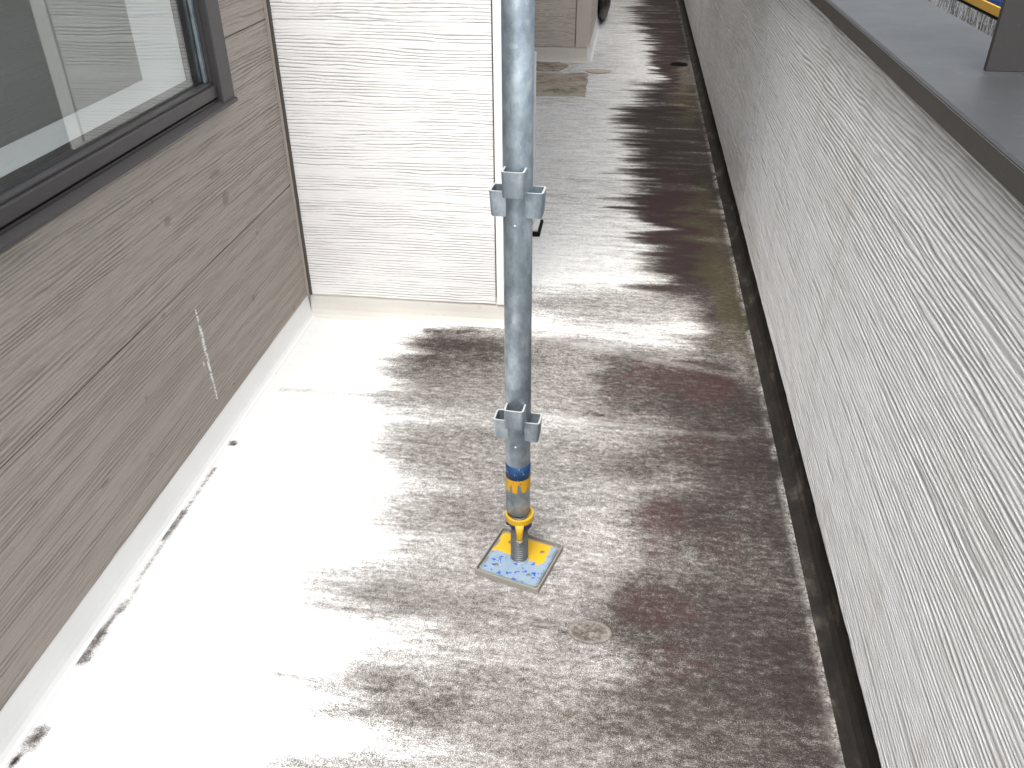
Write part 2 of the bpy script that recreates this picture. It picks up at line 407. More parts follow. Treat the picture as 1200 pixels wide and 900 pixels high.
# ------------------------------------------------------------------ taupe house wall
house = thing('house_wall', 'taupe wood grain house wall with a dark framed window on the left', 'wall', (XL, 1.0, 0))
def hp(u, v, o): return o, u-1.0, v
def scratch(U, V, h):
    wob = .004*(fbm(V*30, V*0, 3, 3)-.5)
    c = 1.649+wob-(V-.368)*.02
    d = np.abs(U-c); tap = sst(.112, .20, V)*(1-sst(.30, .372, V))
    w = .0055*tap+.0012
    m = (1-sst(w*.5, w, d))*((V > .114) & (V < .372))
    m = m*(sst(.32, .45, fbm(U*350, V*130, 21, 3)))*sst(.15, .5, h+.25)
    d2 = np.abs(U-(1.630-(V-.25)*.06)); m2 = (1-sst(.001, .003, d2))*((V > .16) & (V < .26))*sst(.5, .6, fbm(U*300, V*140, 25, 3))*.8
    dk = np.zeros(U.shape)
    for (u, v, a, b) in [(1.515, .425, .012, .006), (1.62, .60, .02, .012), (1.58, .66, .005, .007), (2.04, .40, .012, .006), (1.54, .10, .006, .006), (1.38, .30, .008, .006), (1.95, .25, .01, .01),
                         (1.87, .62, .035, .01), (1.90, .55, .02, .02), (1.18, .23, .016, .006), (2.2, .09, .01, .008), (1.0, .33, .02, .004), (1.34, .18, .01, .004), (1.75, .10, .01, .004)]:
        q = ((U-u)/a)**2+((V-v)/b)**2
        dk = np.maximum(dk, (1-sst(.3, 1.1, q+.9*(fbm(U*160, V*160, 31, 2)-.5)))*.36)
    return np.maximum(m, m2), dk
for i, (z0, z1) in enumerate(ROWS):
    near = i < 3
    us = axis_vals(-1.2, YB-.008, .55, YB, .0048 if near else .012, .06)
    vs = axis_vals(z0, z1, z0, z1, .0013 if i < 2 else (.0024 if i == 2 else .0034), .03)
    hole = None
    if z1 > WIN[2]:
        vs = np.unique(np.concatenate([vs, [WIN[2]]])) if z0 < WIN[2] < z1 else vs
        us = np.unique(np.concatenate([us, [WIN[0], WIN[1]]]))
        hole = lambda u, v: (u > WIN[0]) & (u < WIN[1]) & (v > WIN[2]) & (v < 2.02)
        if z0 < 2.02 < z1: vs = np.unique(np.concatenate([vs, [2.02]]))
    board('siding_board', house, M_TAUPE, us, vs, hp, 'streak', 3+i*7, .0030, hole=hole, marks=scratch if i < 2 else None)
for i, (z0, z1) in enumerate(ROWS):                # the same wall goes on at the back of the recess
    board('siding_board', house, M_TAUPE, axis_vals(2.74, YF-.01, -2, 9, .03, .12), axis_vals(z0, z1, z0, z1, .004, .03), hp, 'streak', 60+i*7, .002)
# wall body behind the boards, leaving the window opening
bm = bmesh.new()
box(bm, -.19, -.015, -2.2, -1.15, -.2, 2.62); box(bm, -.19, -.015, .985, 1.345, -.2, 2.62); box(bm, -.19, -.015, 1.73, YF-1.0, -.2, 2.62)
box(bm, -.19, -.015, -1.15, .985, -.2, .772); box(bm, -.19, -.015, -1.15, .985, 2.02, 2.62)
obj('backing_wall', bm, M_ROOM, house)
# white membrane upturn with a rounded foot
pf = [(-.008, .10), (.0, .078)]
pf = [(-.012, .09), (-.003, .0715)]+[(-.002, .066), (-.001, .045), (.001, .025), (.004, .012), (.009, .004), (.016, .0015)]+[(.016, -.01), (-.012, -.01)]
obj('skirting', extrude_profile(bmesh.new(), pf, 'y', -2.2, YB-1.0-.004), M_SKIRT, house, False)
obj('corner_sealant', B(-.004, .013, YB-1.0-.0085, YB-1.0-.0005, .074, 2.6, bevel=.002), M_SEAL, house)
bm = bmesh.new(); box(bm, -.002, .0065, YB-1.0-.016, YB-1.0-.0095, .074, 2.6, bevel=.0015); obj('corner_bead', bm, M_TAUPE, house)
# window: part of the wall, its pieces sub-parts
fr = bmesh.new()
y0, y1, zb = WIN[0]-1.0, WIN[1]-1.0, .755
box(fr, -.06, .024, y1-.05, y1+.016, zb+.014, 2.03, bevel=.003)          # right jamb
box(fr, -.06, .024, y0-.016, y0+.05, zb+.014, 2.03, bevel=.003)
box(fr, -.06, .026, y0+.05, y1-.05, 1.98, 2.03, bevel=.003)
window = obj('window', fr, M_BRONZE, house)
sp = [(-.06, .79), (-.06, .757), (.020, .757), (.028, .7595), (.029, .767), (.012, .7745), (.008, .7745), (.008, .779), (-.02, .779), (-.02, .79)]
obj('sill', extrude_profile(bmesh.new(), sp, 'y', y0-.018, y1+.018), M_BRONZE, window)
sa = bmesh.new()
box(sa, -.03, .013, y0+.052, y1-.052, .785, .8125, bevel=.0025)           # bottom rail
box(sa, -.012, .006, y0+.054, y1-.054, .8130, .8185, bevel=.0012)
box(sa, -.03, .006, y1-.0535, y1-.0505, .8190, 1.978, bevel=.001)
box(sa, -.03, .006, y0+.0505, y0+.0535, .8190, 1.978, bevel=.001)
obj('sash', sa, M_BRONZE, window)
bd = bmesh.new(); box(bd, -.010, -.003, y1-.066, y1-.0545, .8195, 1.97, bevel=.001); obj('glazing_spacer', bd, M_GALV, window)
obj('glass_pane', B(-.0125, -.0105, y0+.0535, y1-.0535, .8135, 1.978), M_GLASS, window)
inn = bmesh.new()
box(inn, -.055, -.031, y0+.0505, y1-.0505, .79, .8225)
obj('inner_frame', inn, M_BRONZE, window)
rv = bmesh.new()
box(rv, -.168, -.0605, y0+.051, y1-.0495, .79, .8185, bevel=.001); box(rv, -.168, -.0605, y1-.0485, y1-.03, .80, 2.0, bevel=.001)
box(rv, -.168, -.0605, y0+.02, y0+.05, .79, 2.0); box(rv, -.168, -.0605, y0+.051, y1-.0495, 1.97, 2.0)
rv2 = bmesh.new()
obj('window_reveal', rv, M_REVEAL, window)
# the room behind the glass
rm = bmesh.new()
x0, x1, a, b, c, d = -2.9, -.1905, -1.6, 1.3, -.1, 2.4
box(rm, x0-.1, x0, a, b, c, d); box(rm, x0, x1, a-.1, a, c, d); box(rm, x0, x1, b, b+.1, c, d); box(rm, x0, x1, a, b, c-.1, c); box(rm, x0, x1, a, b, d, d+.1)
obj('room', rm, M_ROOM, house)

# ------------------------------------------------------------------ white bay
bay = thing('bay_wall', 'bright white siding wall of the near bay with skirting behind the scaffold post', 'wall', (0, YB, 0))
def fp(u, v, o): return u, -o, v
for i, (z0, z1) in enumerate(ROWS):
    vis = i < 3
    us = axis_vals(XL+.004, -.3585, -2, 2, .004 if vis else .009, .05)
    vs = axis_vals(z0, z1, z0, z1, .0011 if i < 2 else (.0016 if i == 2 else .0022), .03)
    vs = axis_vals(z0-(.0010 if i else 0), z1, z0, z1, .0011 if i < 2 else (.0016 if i == 2 else .0022), .03)
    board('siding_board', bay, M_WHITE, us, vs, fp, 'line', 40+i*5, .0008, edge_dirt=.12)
# corner trim: an L shaped outside corner, front face with a gap to the boards
tr = bmesh.new(); box(tr, -.3545, XBR, -.0025, .012, .073, 2.6, bevel=.002); obj('corner_trim', tr, M_WHITE, bay)
tr = bmesh.new(); box(tr, XBR-.012, XBR, .0125, .10, .073, 2.6, bevel=.002); obj('corner_trim', tr, M_WHITE, bay)
def sp_(u, v, o): return XBR-.001+o, u, v
for i, (z0, z1) in enumerate(ROWS):
    us = axis_vals(.104, .39, -2, 2, .02, .05); vs = axis_vals(z0, z1, z0, z1, .0024 if i < 3 else .003, .03)
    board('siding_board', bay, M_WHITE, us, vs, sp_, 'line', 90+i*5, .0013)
bm = bmesh.new(); box(bm, XL+.02, XBR-.016, .015, .39, -.2, 2.62); obj('backing_wall', bm, M_SLAB, bay)
pk = [(.014, .09), (.004, .0712), (.002, .06), (.0, .04), (-.003, .022), (-.009, .008), (-.020, .0015), (-.020, -.01), (.014, -.01)]
obj('skirting', extrude_profile(bmesh.new(), pk, 'x', XL+.003, XBR-.006), M_BEIGE, bay)
pk2 = [(XBR-p[0], p[1]) for p in pk]
obj('skirting', extrude_profile(bmesh.new(), pk2, 'y', -.003, .39), M_BEIGE, bay)

# ------------------------------------------------------------------ far bay
far = thing('far_bay_wall', 'shaded tan siding wall of the far bay seen right of the post', 'wall', (0, YF, 0))
XF = -.268
FR = [(.098, .4365)]+ROWS[1:]
for i, (z0, z1) in enumerate(FR):
    us = axis_vals(-.955, -.3655, -2, 2, .010, .1); vs = axis_vals(z0, z1, z0, z1, .003, .03)
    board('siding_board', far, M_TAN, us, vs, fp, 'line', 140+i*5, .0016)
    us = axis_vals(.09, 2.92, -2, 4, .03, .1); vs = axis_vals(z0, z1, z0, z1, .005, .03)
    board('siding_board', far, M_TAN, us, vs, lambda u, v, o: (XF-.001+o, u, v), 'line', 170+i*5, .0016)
tr = bmesh.new(); box(tr, -.3615, XF, -.0025, .012, .098, 2.6, bevel=.002); obj('corner_trim', tr, M_TAN, far)
tr = bmesh.new(); box(tr, XF-.012, XF, .0125, .088, .098, 2.6, bevel=.002); obj('corner_trim', tr, M_TAN, far)
obj('backing_wall', B(-2.3, XF-.016, .015, 3.2, -.2, 2.62), M_SLAB, far)
pk3 = [(p[0], p[1]*1.35 if p[1] > 0 else p[1]) for p in pk]
obj('skirting', extrude_profile(bmesh.new(), pk3, 'x', -2.2, XF-.006), M_BEIGE, far)
obj('skirting', extrude_profile(bmesh.new(), [(XF-p[0], p[1]) for p in pk3], 'y', -.003, 3.2), M_SKIRT, far)

# ------------------------------------------------------------------ parapet
par = thing('parapet_wall', 'long pale grain textured parapet wall with dark metal coping along the right', 'wall', (XR, 2.0, 0))
def pp(u, v, o): return -o, u-2.0, v
PR = [(.080, .5240), (.5250, .957)]
SEAMS = [-1.2, 3.1290, 6.158, 9.0]
for j in range(3):
    a, b = SEAMS[j]+(.0 if j == 0 else .0012), SEAMS[j+1]-.0012
    for i, (z0, z1) in enumerate(PR):
        if j == 0: us = axis_vals(a, b, .62, 9, .0065, .06); st = .0011
        else: us = axis_vals(a, b, 0, 4.6, .012, .03); st = .0024
        vs = axis_vals(z0, z1, z0, z1, st, st)
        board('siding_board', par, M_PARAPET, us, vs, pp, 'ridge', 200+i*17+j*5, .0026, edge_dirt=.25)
obj('backing_wall', B(.0145, .17, -3.2, 7.2, -.6, .955), M_SLAB, par)
pq = [(.0145, .10), (.010, .095), (.008, .05), (.004, .025), (-.004, .010), (-.016, .003), (-.028, .0015), (-.028, -.01), (.0145, -.01)]
obj('skirting', extrude_profile(bmesh.new(), pq, 'y', -3.2, 6.99), M_MOULD, par)
# coping: cap with drip lips, top falls slightly inward; two lengths with a lapped joint
cp = [(-.014, .949), (-.0085, .949), (-.0085, .962), (.188, .966), (.188, .930), (.1945, .930), (.1955, .982), (.192, .985), (-.010, .979), (-.0145, .9765)]
obj('coping', extrude_profile(bmesh.new(), cp, 'y', -3.2, 7.05), M_COPING, par)
lp = [(-.0175, .9475), (-.0145, .9475), (-.0147, .9755), (-.0165, .9755)]
obj('coping_lip', extrude_profile(bmesh.new(), lp, 'y', -3.2, 7.05), M_LIP, par)
ps = bmesh.new(); box(ps, .086, .178, -.562, -.550, .9865, 2.1, bevel=.0015)
obj('handrail_post', ps, M_POST, par)

# ------------------------------------------------------------------ setting: floor, far end, overhang, ground
# stain survey of the floor: each row is (distance along the walkway, [(x in metres, grime in percent), ...])
SURVEY = [
(8.797, [(-0.181,15),(0.036,30),(0.157,85),(0.397,85),(0.477,80)]),
(8.180, [(-0.185,12),(-0.035,20),(0.041,60),(0.153,80),(0.378,80)]),
(7.556, [(-0.186,10),(0.045,15),(0.136,60),(0.184,85),(0.394,85)]),
(7.013, [(-0.194,10),(0.114,15),(0.179,80),(0.277,90),(0.394,80)]),
(6.537, [(-0.287,15),(0.144,10),(0.205,60),(0.242,85),(0.389,85)]),
(6.114, [(-0.265,15),(0.170,10),(0.216,70),(0.286,85),(0.372,50),(0.430,55)]),
(5.739, [(-0.519,20),(-0.217,12),(0.166,10),(0.221,70),(0.276,80),(0.358,48),(0.423,55)]),
(5.402, [(-0.488,20),(-0.201,10),(0.033,15),(0.121,50),(0.189,80),(0.267,85),(0.345,60),(0.438,65)]),
(5.135, [(-0.462,15),(0.086,10),(0.175,50),(0.225,80),(0.334,75),(0.433,65)]),
(4.910, [(-0.441,10),(-0.033,12),(0.038,45),(0.110,80),(0.278,90),(0.349,70),(0.430,70)]),
(4.618, [(-0.413,10),(-0.072,12),(0.005,45),(0.087,70),(0.269,85),(0.359,75),(0.441,75)]),
(4.339, [(-0.387,10),(-0.042,12),(0.036,50),(0.131,80),(0.281,85),(0.367,75),(0.445,75)]),
(4.127, [(-0.367,8),(-0.057,12),(0.026,45),(0.130,85),(0.295,85),(0.377,75),(0.451,70)]),
(3.871, [(-0.343,8),(-0.009,10),(0.069,50),(0.148,90),(0.304,90),(0.382,75),(0.449,70)]),
(3.586, [(-0.316,8),(-0.003,15),(0.071,50),(0.145,85),(0.237,85),(0.347,75),(0.450,70)]),
(3.381, [(-0.297,6),(0.037,10),(0.108,60),(0.160,85),(0.265,85),(0.371,70),(0.448,65)]),
(3.150, [(-0.275,5),(0.074,10),(0.140,60),(0.190,85),(0.306,85),(0.372,65),(0.449,65)]),
(2.983, [(-0.259,4),(0.059,10),(0.123,50),(0.202,85),(0.313,85),(0.377,65),(0.447,65)]),
(2.830, [(-0.245,3),(0.061,10),(0.137,50),(0.198,75),(0.244,85),(0.320,80),(0.381,65),(0.451,65)]),
(2.709, [(-0.233,3),(0.121,6),(0.195,20),(0.239,70),(0.328,80),(0.387,65),(0.451,65)]),
(2.641, [(-0.227,12),(0.005,15),(0.077,40),(0.150,65),(0.237,70),(0.323,70),(0.395,62),(0.453,65)]),
(2.526, [(-0.244,30),(-0.160,38),(-0.048,35),(0.064,30),(0.176,35),(0.260,60),(0.372,65),(0.450,70)]),
(2.407, [(-0.909,3),(-0.638,3),(-0.367,8),(-0.218,15),(-0.151,30),(0.012,35),(0.173,25),(0.241,45),(0.308,70),(0.389,65),(0.448,75)]),
(2.334, [(-0.900,5),(-0.648,5),(-0.568,30),(-0.528,60),(-0.409,45),(-0.356,40),(-0.224,20),(-0.092,15),(-0.039,25),(0.119,20),(0.224,25),(0.304,60),(0.383,60),(0.448,80)]),
(2.259, [(-0.876,5),(-0.656,10),(-0.604,40),(-0.552,70),(-0.423,75),(-0.333,70),(-0.216,45),(-0.139,50),(-0.062,40),(0.016,30),(0.144,20),(0.247,30),(0.324,65),(0.402,60),(0.448,75)]),
(2.167, [(-0.885,5),(-0.684,10),(-0.608,40),(-0.533,65),(-0.382,65),(-0.320,60),(-0.195,50),(-0.082,45),(-0.007,60),(0.068,60),(0.143,45),(0.218,45),(0.293,60),(0.393,55),(0.447,75)]),
(2.071, [(-0.890,4),(-0.658,10),(-0.610,35),(-0.537,55),(-0.367,60),(-0.306,55),(-0.185,48),(-0.052,45),(-0.003,65),(0.118,65),(0.214,72),(0.311,80),(0.383,55),(0.448,70)]),
(1.981, [(-0.871,4),(-0.658,12),(-0.611,35),(-0.494,50),(-0.352,50),(-0.165,45),(-0.024,48),(0.011,65),(0.140,68),(0.258,75),(0.328,78),(0.398,65),(0.449,70)]),
(1.897, [(-0.910,2),(-0.659,5),(-0.544,30),(-0.407,40),(-0.316,45),(-0.157,42),(-0.020,50),(0.026,60),(0.162,70),(0.276,75),(0.366,75),(0.446,70)]),
(1.845, [(-0.891,2),(-0.599,6),(-0.510,30),(-0.375,36),(-0.297,40),(-0.152,33),(-0.062,36),(0.027,45),(0.116,55),(0.205,68),(0.317,75),(0.406,75),(0.450,70)]),
(1.780, [(-0.888,2),(-0.604,8),(-0.538,35),(-0.451,50),(-0.298,50),(-0.124,42),(0.029,40),(0.116,50),(0.203,70),(0.311,75),(0.377,70),(0.450,75)]),
(1.707, [(-0.903,2),(-0.605,8),(-0.542,35),(-0.436,50),(-0.287,45),(-0.117,45),(0.031,48),(0.115,58),(0.200,70),(0.306,75),(0.390,75),(0.449,75)]),
(1.638, [(-0.897,2),(-0.545,6),(-0.462,35),(-0.380,50),(-0.276,45),(-0.112,45),(-0.009,50),(0.074,65),(0.136,60),(0.197,68),(0.300,78),(0.403,75),(0.448,75)]),
(1.572, [(-0.890,1),(-0.528,4),(-0.427,30),(-0.327,40),(-0.246,45),(-0.106,40),(0.034,42),(0.115,50),(0.195,62),(0.295,78),(0.395,75),(0.449,70)]),
(1.511, [(-0.884,1),(-0.551,6),(-0.453,35),(-0.355,50),(-0.257,48),(-0.101,38),(0.056,40),(0.095,50),(0.144,70),(0.212,75),(0.270,78),(0.348,70),(0.416,72),(0.450,65)]),
(1.437, [(-0.892,1),(-0.568,5),(-0.492,25),(-0.398,45),(-0.265,50),(-0.094,40),(0.038,38),(0.095,55),(0.152,68),(0.227,75),(0.303,72),(0.378,70),(0.448,65)]),
(1.382, [(-0.905,1),(-0.497,5),(-0.422,24),(-0.311,35),(-0.237,45),(-0.071,40),(0.040,38),(0.113,55),(0.187,65),(0.243,72),(0.335,68),(0.399,72),(0.451,65)]),
(1.330, [(-0.899,1),(-0.591,4),(-0.500,12),(-0.356,35),(-0.247,45),(-0.067,42),(0.041,40),(0.113,55),(0.185,60),(0.275,72),(0.365,68),(0.451,65)]),
(1.279, [(-0.893,1),(-0.610,6),(-0.522,30),(-0.380,40),(-0.257,42),(-0.046,42),(0.025,45),(0.078,60),(0.166,60),(0.271,72),(0.377,70),(0.452,65)]),
(1.231, [(-0.905,1),(-0.629,6),(-0.559,30),(-0.456,50),(-0.301,48),(-0.059,44),(0.027,50),(0.061,68),(0.164,68),(0.250,72),(0.387,70),(0.453,65)]),
(1.186, [(-0.917,1),(-0.612,4),(-0.494,30),(-0.393,50),(-0.258,50),(-0.090,45),(0.011,55),(0.062,70),(0.163,72),(0.264,74),(0.398,70),(0.452,65)]),
(1.142, [(-0.928,1),(-0.481,6),(-0.349,28),(-0.250,45),(-0.118,50),(-0.052,55),(0.038,65),(0.112,72),(0.227,74),(0.342,72),(0.452,65)]),
(1.100, [(-0.938,1),(-0.469,5),(-0.388,22),(-0.275,34),(-0.146,40),(-0.049,45),(0.015,45),(0.064,60),(0.160,70),(0.273,74),(0.385,74),(0.453,65)]),
(1.060, [(-0.948,1),(-0.473,6),(-0.394,30),(-0.299,36),(-0.204,42),(-0.078,44),(0.001,42),(0.049,45),(0.112,60),(0.206,68),(0.332,75),(0.452,65)]),
(1.021, [(-0.942,1),(-0.539,6),(-0.446,40),(-0.368,55),(-0.291,40),(-0.229,50),(-0.136,48),(-0.012,42),(0.065,50),(0.142,65),(0.250,70),(0.358,74),(0.452,65)]),
(0.984, [(-0.952,1),(-0.511,4),(-0.435,30),(-0.359,40),(-0.283,55),(-0.192,50),(-0.055,48),(0.051,60),(0.141,66),(0.247,68),(0.368,74),(0.451,65)]),
(0.949, [(-0.954,1),(-0.514,6),(-0.454,30),(-0.379,50),(-0.290,55),(-0.186,48),(-0.052,50),(0.052,60),(0.170,65),(0.274,68),(0.378,74),(0.452,65)]),
(0.914, [(-0.955,1),(-0.487,5),(-0.385,15),(-0.297,40),(-0.195,45),(-0.049,50),(0.053,60),(0.169,65),(0.271,62),(0.372,70),(0.451,65)]),
(0.882, [(-0.957,1),(-0.519,6),(-0.404,10),(-0.304,25),(-0.204,40),(-0.089,50),(0.025,50),(0.111,55),(0.225,65),(0.310,68),(0.382,72),(0.450,65)]),
(0.845, [(-0.949,1),(-0.534,8),(-0.478,25),(-0.394,40),(-0.310,35),(-0.197,40),(-0.085,45),(0.026,48),(0.138,58),(0.236,65),(0.334,66),(0.390,72),(0.450,65)]),
(0.783, [(-0.957,1),(-0.510,10),(-0.375,30),(-0.186,40),(0.029,50),(0.231,65),(0.379,70),(0.453,65)]),
]
RED = [(0.19, 2.094, 0.145, 0.093, 0.8), (0.282, 2.038, 0.083, 0.098, 0.9), (0.058, 2.01, 0.094, 0.088, 0.4), (0.027, 1.86, 0.09, 0.032, 0.4), (0.143, 1.484, 0.057, 0.064, 0.8), (0.132, 1.385, 0.037, 0.048, 0.5), (0.112, 1.211, 0.076, 0.057, 0.7), (0.159, 1.08, 0.055, 0.039, 0.5), (0.111, 1.045, 0.047, 0.029, 0.4), (0.201, 1.767, 0.075, 0.055, 0.5), (0.193, 2.645, 0.072, 0.099, 0.4), (0.229, 3.361, 0.104, 0.585, 0.5), (0.289, 6.283, 0.088, 1.132, 0.4), (0.44, 1.106, 0.031, 0.12, 0.5), (0.443, 0.962, 0.026, 0.068, 0.5), (0.278, 1.404, 0.055, 0.067, 0.4), (-0.003, 1.131, 0.033, 0.017, 0.7)]
OLIVE = [(0.379, 2.668, 0.072, 0.334, 0.8), (0.356, 3.194, 0.066, 0.536, 0.6), (0.366, 5.339, 0.061, 0.628, 0.6), (0.377, 2.315, 0.064, 0.134, 0.4), (0.141, 0.975, 0.089, 0.071, 0.2), (-0.063, 0.898, 0.13, 0.049, 0.2)]
STREAKS = [(-0.938, 1.63, -0.933, 1.627, 0.007, 0.8), (-0.942, 1.273, -0.938, 1.364, 0.007, 0.6), (-0.939, 0.942, -0.94, 1.009, 0.01, 0.52), (-0.94, 1.009, -0.931, 1.096, 0.005, 0.42), (-0.932, 0.772, -0.929, 0.792, 0.011, 0.58), (-0.935, 0.735, -0.937, 0.747, 0.006, 0.7), (-0.931, 1.096, -0.942, 1.273, 0.004, 0.3), (-0.938, 1.364, -0.941, 1.528, 0.004, 0.3), (-0.568, 2.265, -0.408, 2.278, 0.02, 0.75), (0.027, 1.86, -0.042, 1.884, 0.015, 0.7), (-0.085, 1.127, -0.048, 1.121, 0.012, 0.72), (-0.301, 0.894, -0.233, 0.894, 0.022, 0.58), (-0.395, 0.957, -0.347, 0.953, 0.016, 0.7), (-0.608, 0.964, -0.412, 0.96, 0.007, 0.26), (-0.198, 0.996, -0.104, 0.999, 0.016, 0.62), (-0.149, 1.799, -0.338, 1.847, 0.008, 0.1), (-0.9, 1.888, -0.581, 1.884, 0.009, 0.2)]
SCUFFS = [(-0.153, 1.838, -0.017, 1.831, 0.012, 0.5), (-0.017, 1.831, 0.333, 1.813, 0.01, 0.25), (-0.227, 2.279, -0.035, 2.223, 0.02, 0.45), (-0.035, 2.223, 0.359, 2.115, 0.015, 0.4), (-0.27, 2.038, -0.16, 1.919, 0.01, 0.1)]

def survey_at(X, Y):
    yp = Y-.124*X; u = X/(Y+.833)
    rows = sorted(SURVEY, key=lambda r: r[0]); V = np.array([-1/(r[0]+.833) for r in rows])
    vals = []
    for r0, pts in rows:
        px = np.array([p[0] for p in pts]); py = r0+.124*px
        vals.append(np.interp(u, px/(py+.833), [p[1] for p in pts]))
    vals = np.stack(vals); v = -1/(yp+.833)
    k = np.clip(np.searchsorted(V, v)-1, 0, len(V)-2)
    t = np.clip((v-V[k])/(V[k+1]-V[k]), 0, 1); t = t*t*(3-2*t)
    lo = np.take_along_axis(vals, k[None], 0)[0]; hi = np.take_along_axis(vals, k[None]+1, 0)[0]
    return (lo*(1-t)+hi*t)/100
ys = np.concatenate([np.linspace(-2.2, .5, 12)[:-1], np.arange(.5, 2.5, .009), np.arange(2.5, 9.06, .013)])
xs = np.concatenate([np.linspace(-2.2, -1.0, 9)[:-1], np.arange(-1.0, .476, .009)])
FX, FY = np.meshgrid(xs, ys)
FS = np.clip((FY-.6)/3.0, .32, 1.0)
wx = FX+(.16*FS*(fbm(FX*1.6, FY*9, 63, 3)-.5)+.26*FS*(fbm(FX*2.2, FY*23, 61, 4)-.5)+.16*FS*(fbm(FX*5, FY*44, 62, 2)-.5))*(1-sst(.25, .42, FX)); wy = FY+.05*(fbm(FX*5, FY*9, 67, 3)-.5)*np.clip(FY/2, .3, 1.2)
G = survey_at(wx, wy)
G = G-.20*sst(.52, .70, fbm(FX*3.5, FY*24, 64, 3))*sst(.5, .7, G)*sst(2.2, 3.6, FY)+.16*(fbm(FX*9, FY*9, 65, 4)-.5)*sst(.4, .65, G)
G = G+.06*sst(2.3, 2.6, FY)+.04*sst(2.3, 2.6, FY)*(1-sst(3.4, 4.2, FY)); G[(FX < -.97)] = .12  # floor past the bay coloured darker in place of shade, on top of the dirt
def segd(s, X, Y):
    x0, y0, x1, y1 = s[:4]; dx, dy = x1-x0, y1-y0; L = dx*dx+dy*dy+1e-9
    t = np.clip(((X-x0)*dx+(Y-y0)*dy)/L, 0, 1)
    return np.hypot(X-x0-t*dx, Y-y0-t*dy)
jx = FX+.012*(fbm(FX*40, FY*40, 71, 3)-.5); jy = FY+.012*(fbm(FX*40, FY*40, 73, 3)-.5)
for s in STREAKS: G = np.maximum(G, (.8 if s[0] > -.9 else 1)*s[5]*(1-sst(s[4]*.1, s[4]*1.9, segd(s, jx, jy)))*(.55+.9*fbm(FX*60, FY*90, 77, 3)))
PALE = np.zeros(G.shape)
for s in SCUFFS: PALE = np.maximum(PALE, .5*s[5]*(1-sst(s[4]*.4, s[4]*1.6, segd(s, jx, jy))))
# flaking line along the foot of the parapet
fl = np.abs(FX-(.436+.006*(fbm(FY*6, FY*0, 81, 3)-.5)*2)); PALE = np.maximum(PALE, .7*(1-sst(.003, .026, fl))*sst(.36, .62, fbm(FY*30, FX*70, 83, 4))*(1-.6*sst(2.5, 5.5, FY)))
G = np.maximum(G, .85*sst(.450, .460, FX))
RFOOT = .6*sst(.425, .45, FX)*sst(.40, .65, fbm(FY*5, FX*20, 87, 3))*(1-sst(2.5, 4.0, FY))
RD = np.zeros(G.shape); OL = np.zeros(G.shape)
for arr, lst in ((RD, RED), (OL, OLIVE)):
    for (cx, cy, rx, ry, a_) in lst:
        q = ((wx-cx)/(rx*1.15))**2+((wy-cy)/(ry*1.15))**2
        np.maximum(arr, a_*(1-sst(.25, 1.3, q+.6*(fbm(FX*18, FY*18, 91, 3)-.5))), out=arr)
RD = np.maximum(RD, RFOOT)
FZ = .0016*(fbm(FX*3, FY*3, 95, 3)-.5)
nu, nv = len(xs), len(ys)
idx = np.arange(nu*nv).reshape(nv, nu)
q = np.stack([idx[:-1, :-1], idx[:-1, 1:], idx[1:, 1:], idx[1:, :-1]], -1).reshape(-1, 4)
me = bpy.data.meshes.new('balcony_floor')
me.vertices.add(nu*nv); me.vertices.foreach_set('co', np.stack([FX, FY, FZ], -1).astype(np.float32).ravel())
me.loops.add(q.size); me.loops.foreach_set('vertex_index', q.astype(np.int32).ravel())
me.polygons.add(len(q)); me.polygons.foreach_set('loop_start', (np.arange(len(q))*4).astype(np.int32))
me.polygons.foreach_set('use_smooth', np.ones(len(q), dtype=bool)); me.update(calc_edges=True); me.validate()
for nm, arr in (('grime_shade', G), ('red', RD), ('olive', OL), ('pale', PALE)):
    at = me.attributes.new(nm, 'FLOAT', 'POINT'); at.data.foreach_set('value', arr.astype(np.float32).ravel())
me.materials.append(M_FLOOR)
floor = link(bpy.data.objects.new('balcony_floor', me)); tag(floor, 'white waterproof balcony floor streaked with black and reddish mildew', kind='structure')
slab = obj('balcony_slab', B(-2.6, .62, -2.2, 9.2, -.35, -.02), M_CONC); tag(slab, kind='structure')
# round raised patch in the floor, with a thin pale ring
rp = lathe([(.0375, .0005), (.0365, .0022), (.031, .0026), (.029, .0012), (.0, .0011)], 40); 
o_ = obj('round_patch', rp, None, floor); o_.location = (-.001, 1.129, .0006); o_.scale = (1.15, .78, 1)
def m_patch():
    k = NT("round_patch"); xyz = k.n("ShaderNodeSeparateXYZ"); k.l(k.coords(), xyz.inputs[0])
    r = k.math('SQRT', k.math('ADD', k.math('POWER', xyz.outputs[0], 2), k.math('POWER', xyz.outputs[1], 2)))
    f = k.noise(260, 4, .7); a = k.noise(55, 5, .7)
    ring = k.ramp(k.math('ADD', k.math('MULTIPLY', r, 24), k.math('MULTIPLY', k.math('SUBTRACT', f, .5), .12)), [(.66, 0.), (.74, .6), (.86, .4), (.93, .05)])
    core = k.ramp(k.math('ADD', a, k.math('MULTIPLY', k.math('SUBTRACT', f, .5), .9)), [(.3, (.045, .036, .03)), (.5, (.11, .095, .085)), (.7, (.22, .20, .18))])
    c = k.mix(k.math('MULTIPLY', ring, .75), core, (.25, .235, .21)); k.set(c, .8, 0, .3); k.bump(f, .001, .5); return k.m
o_.data.materials.append(m_patch())
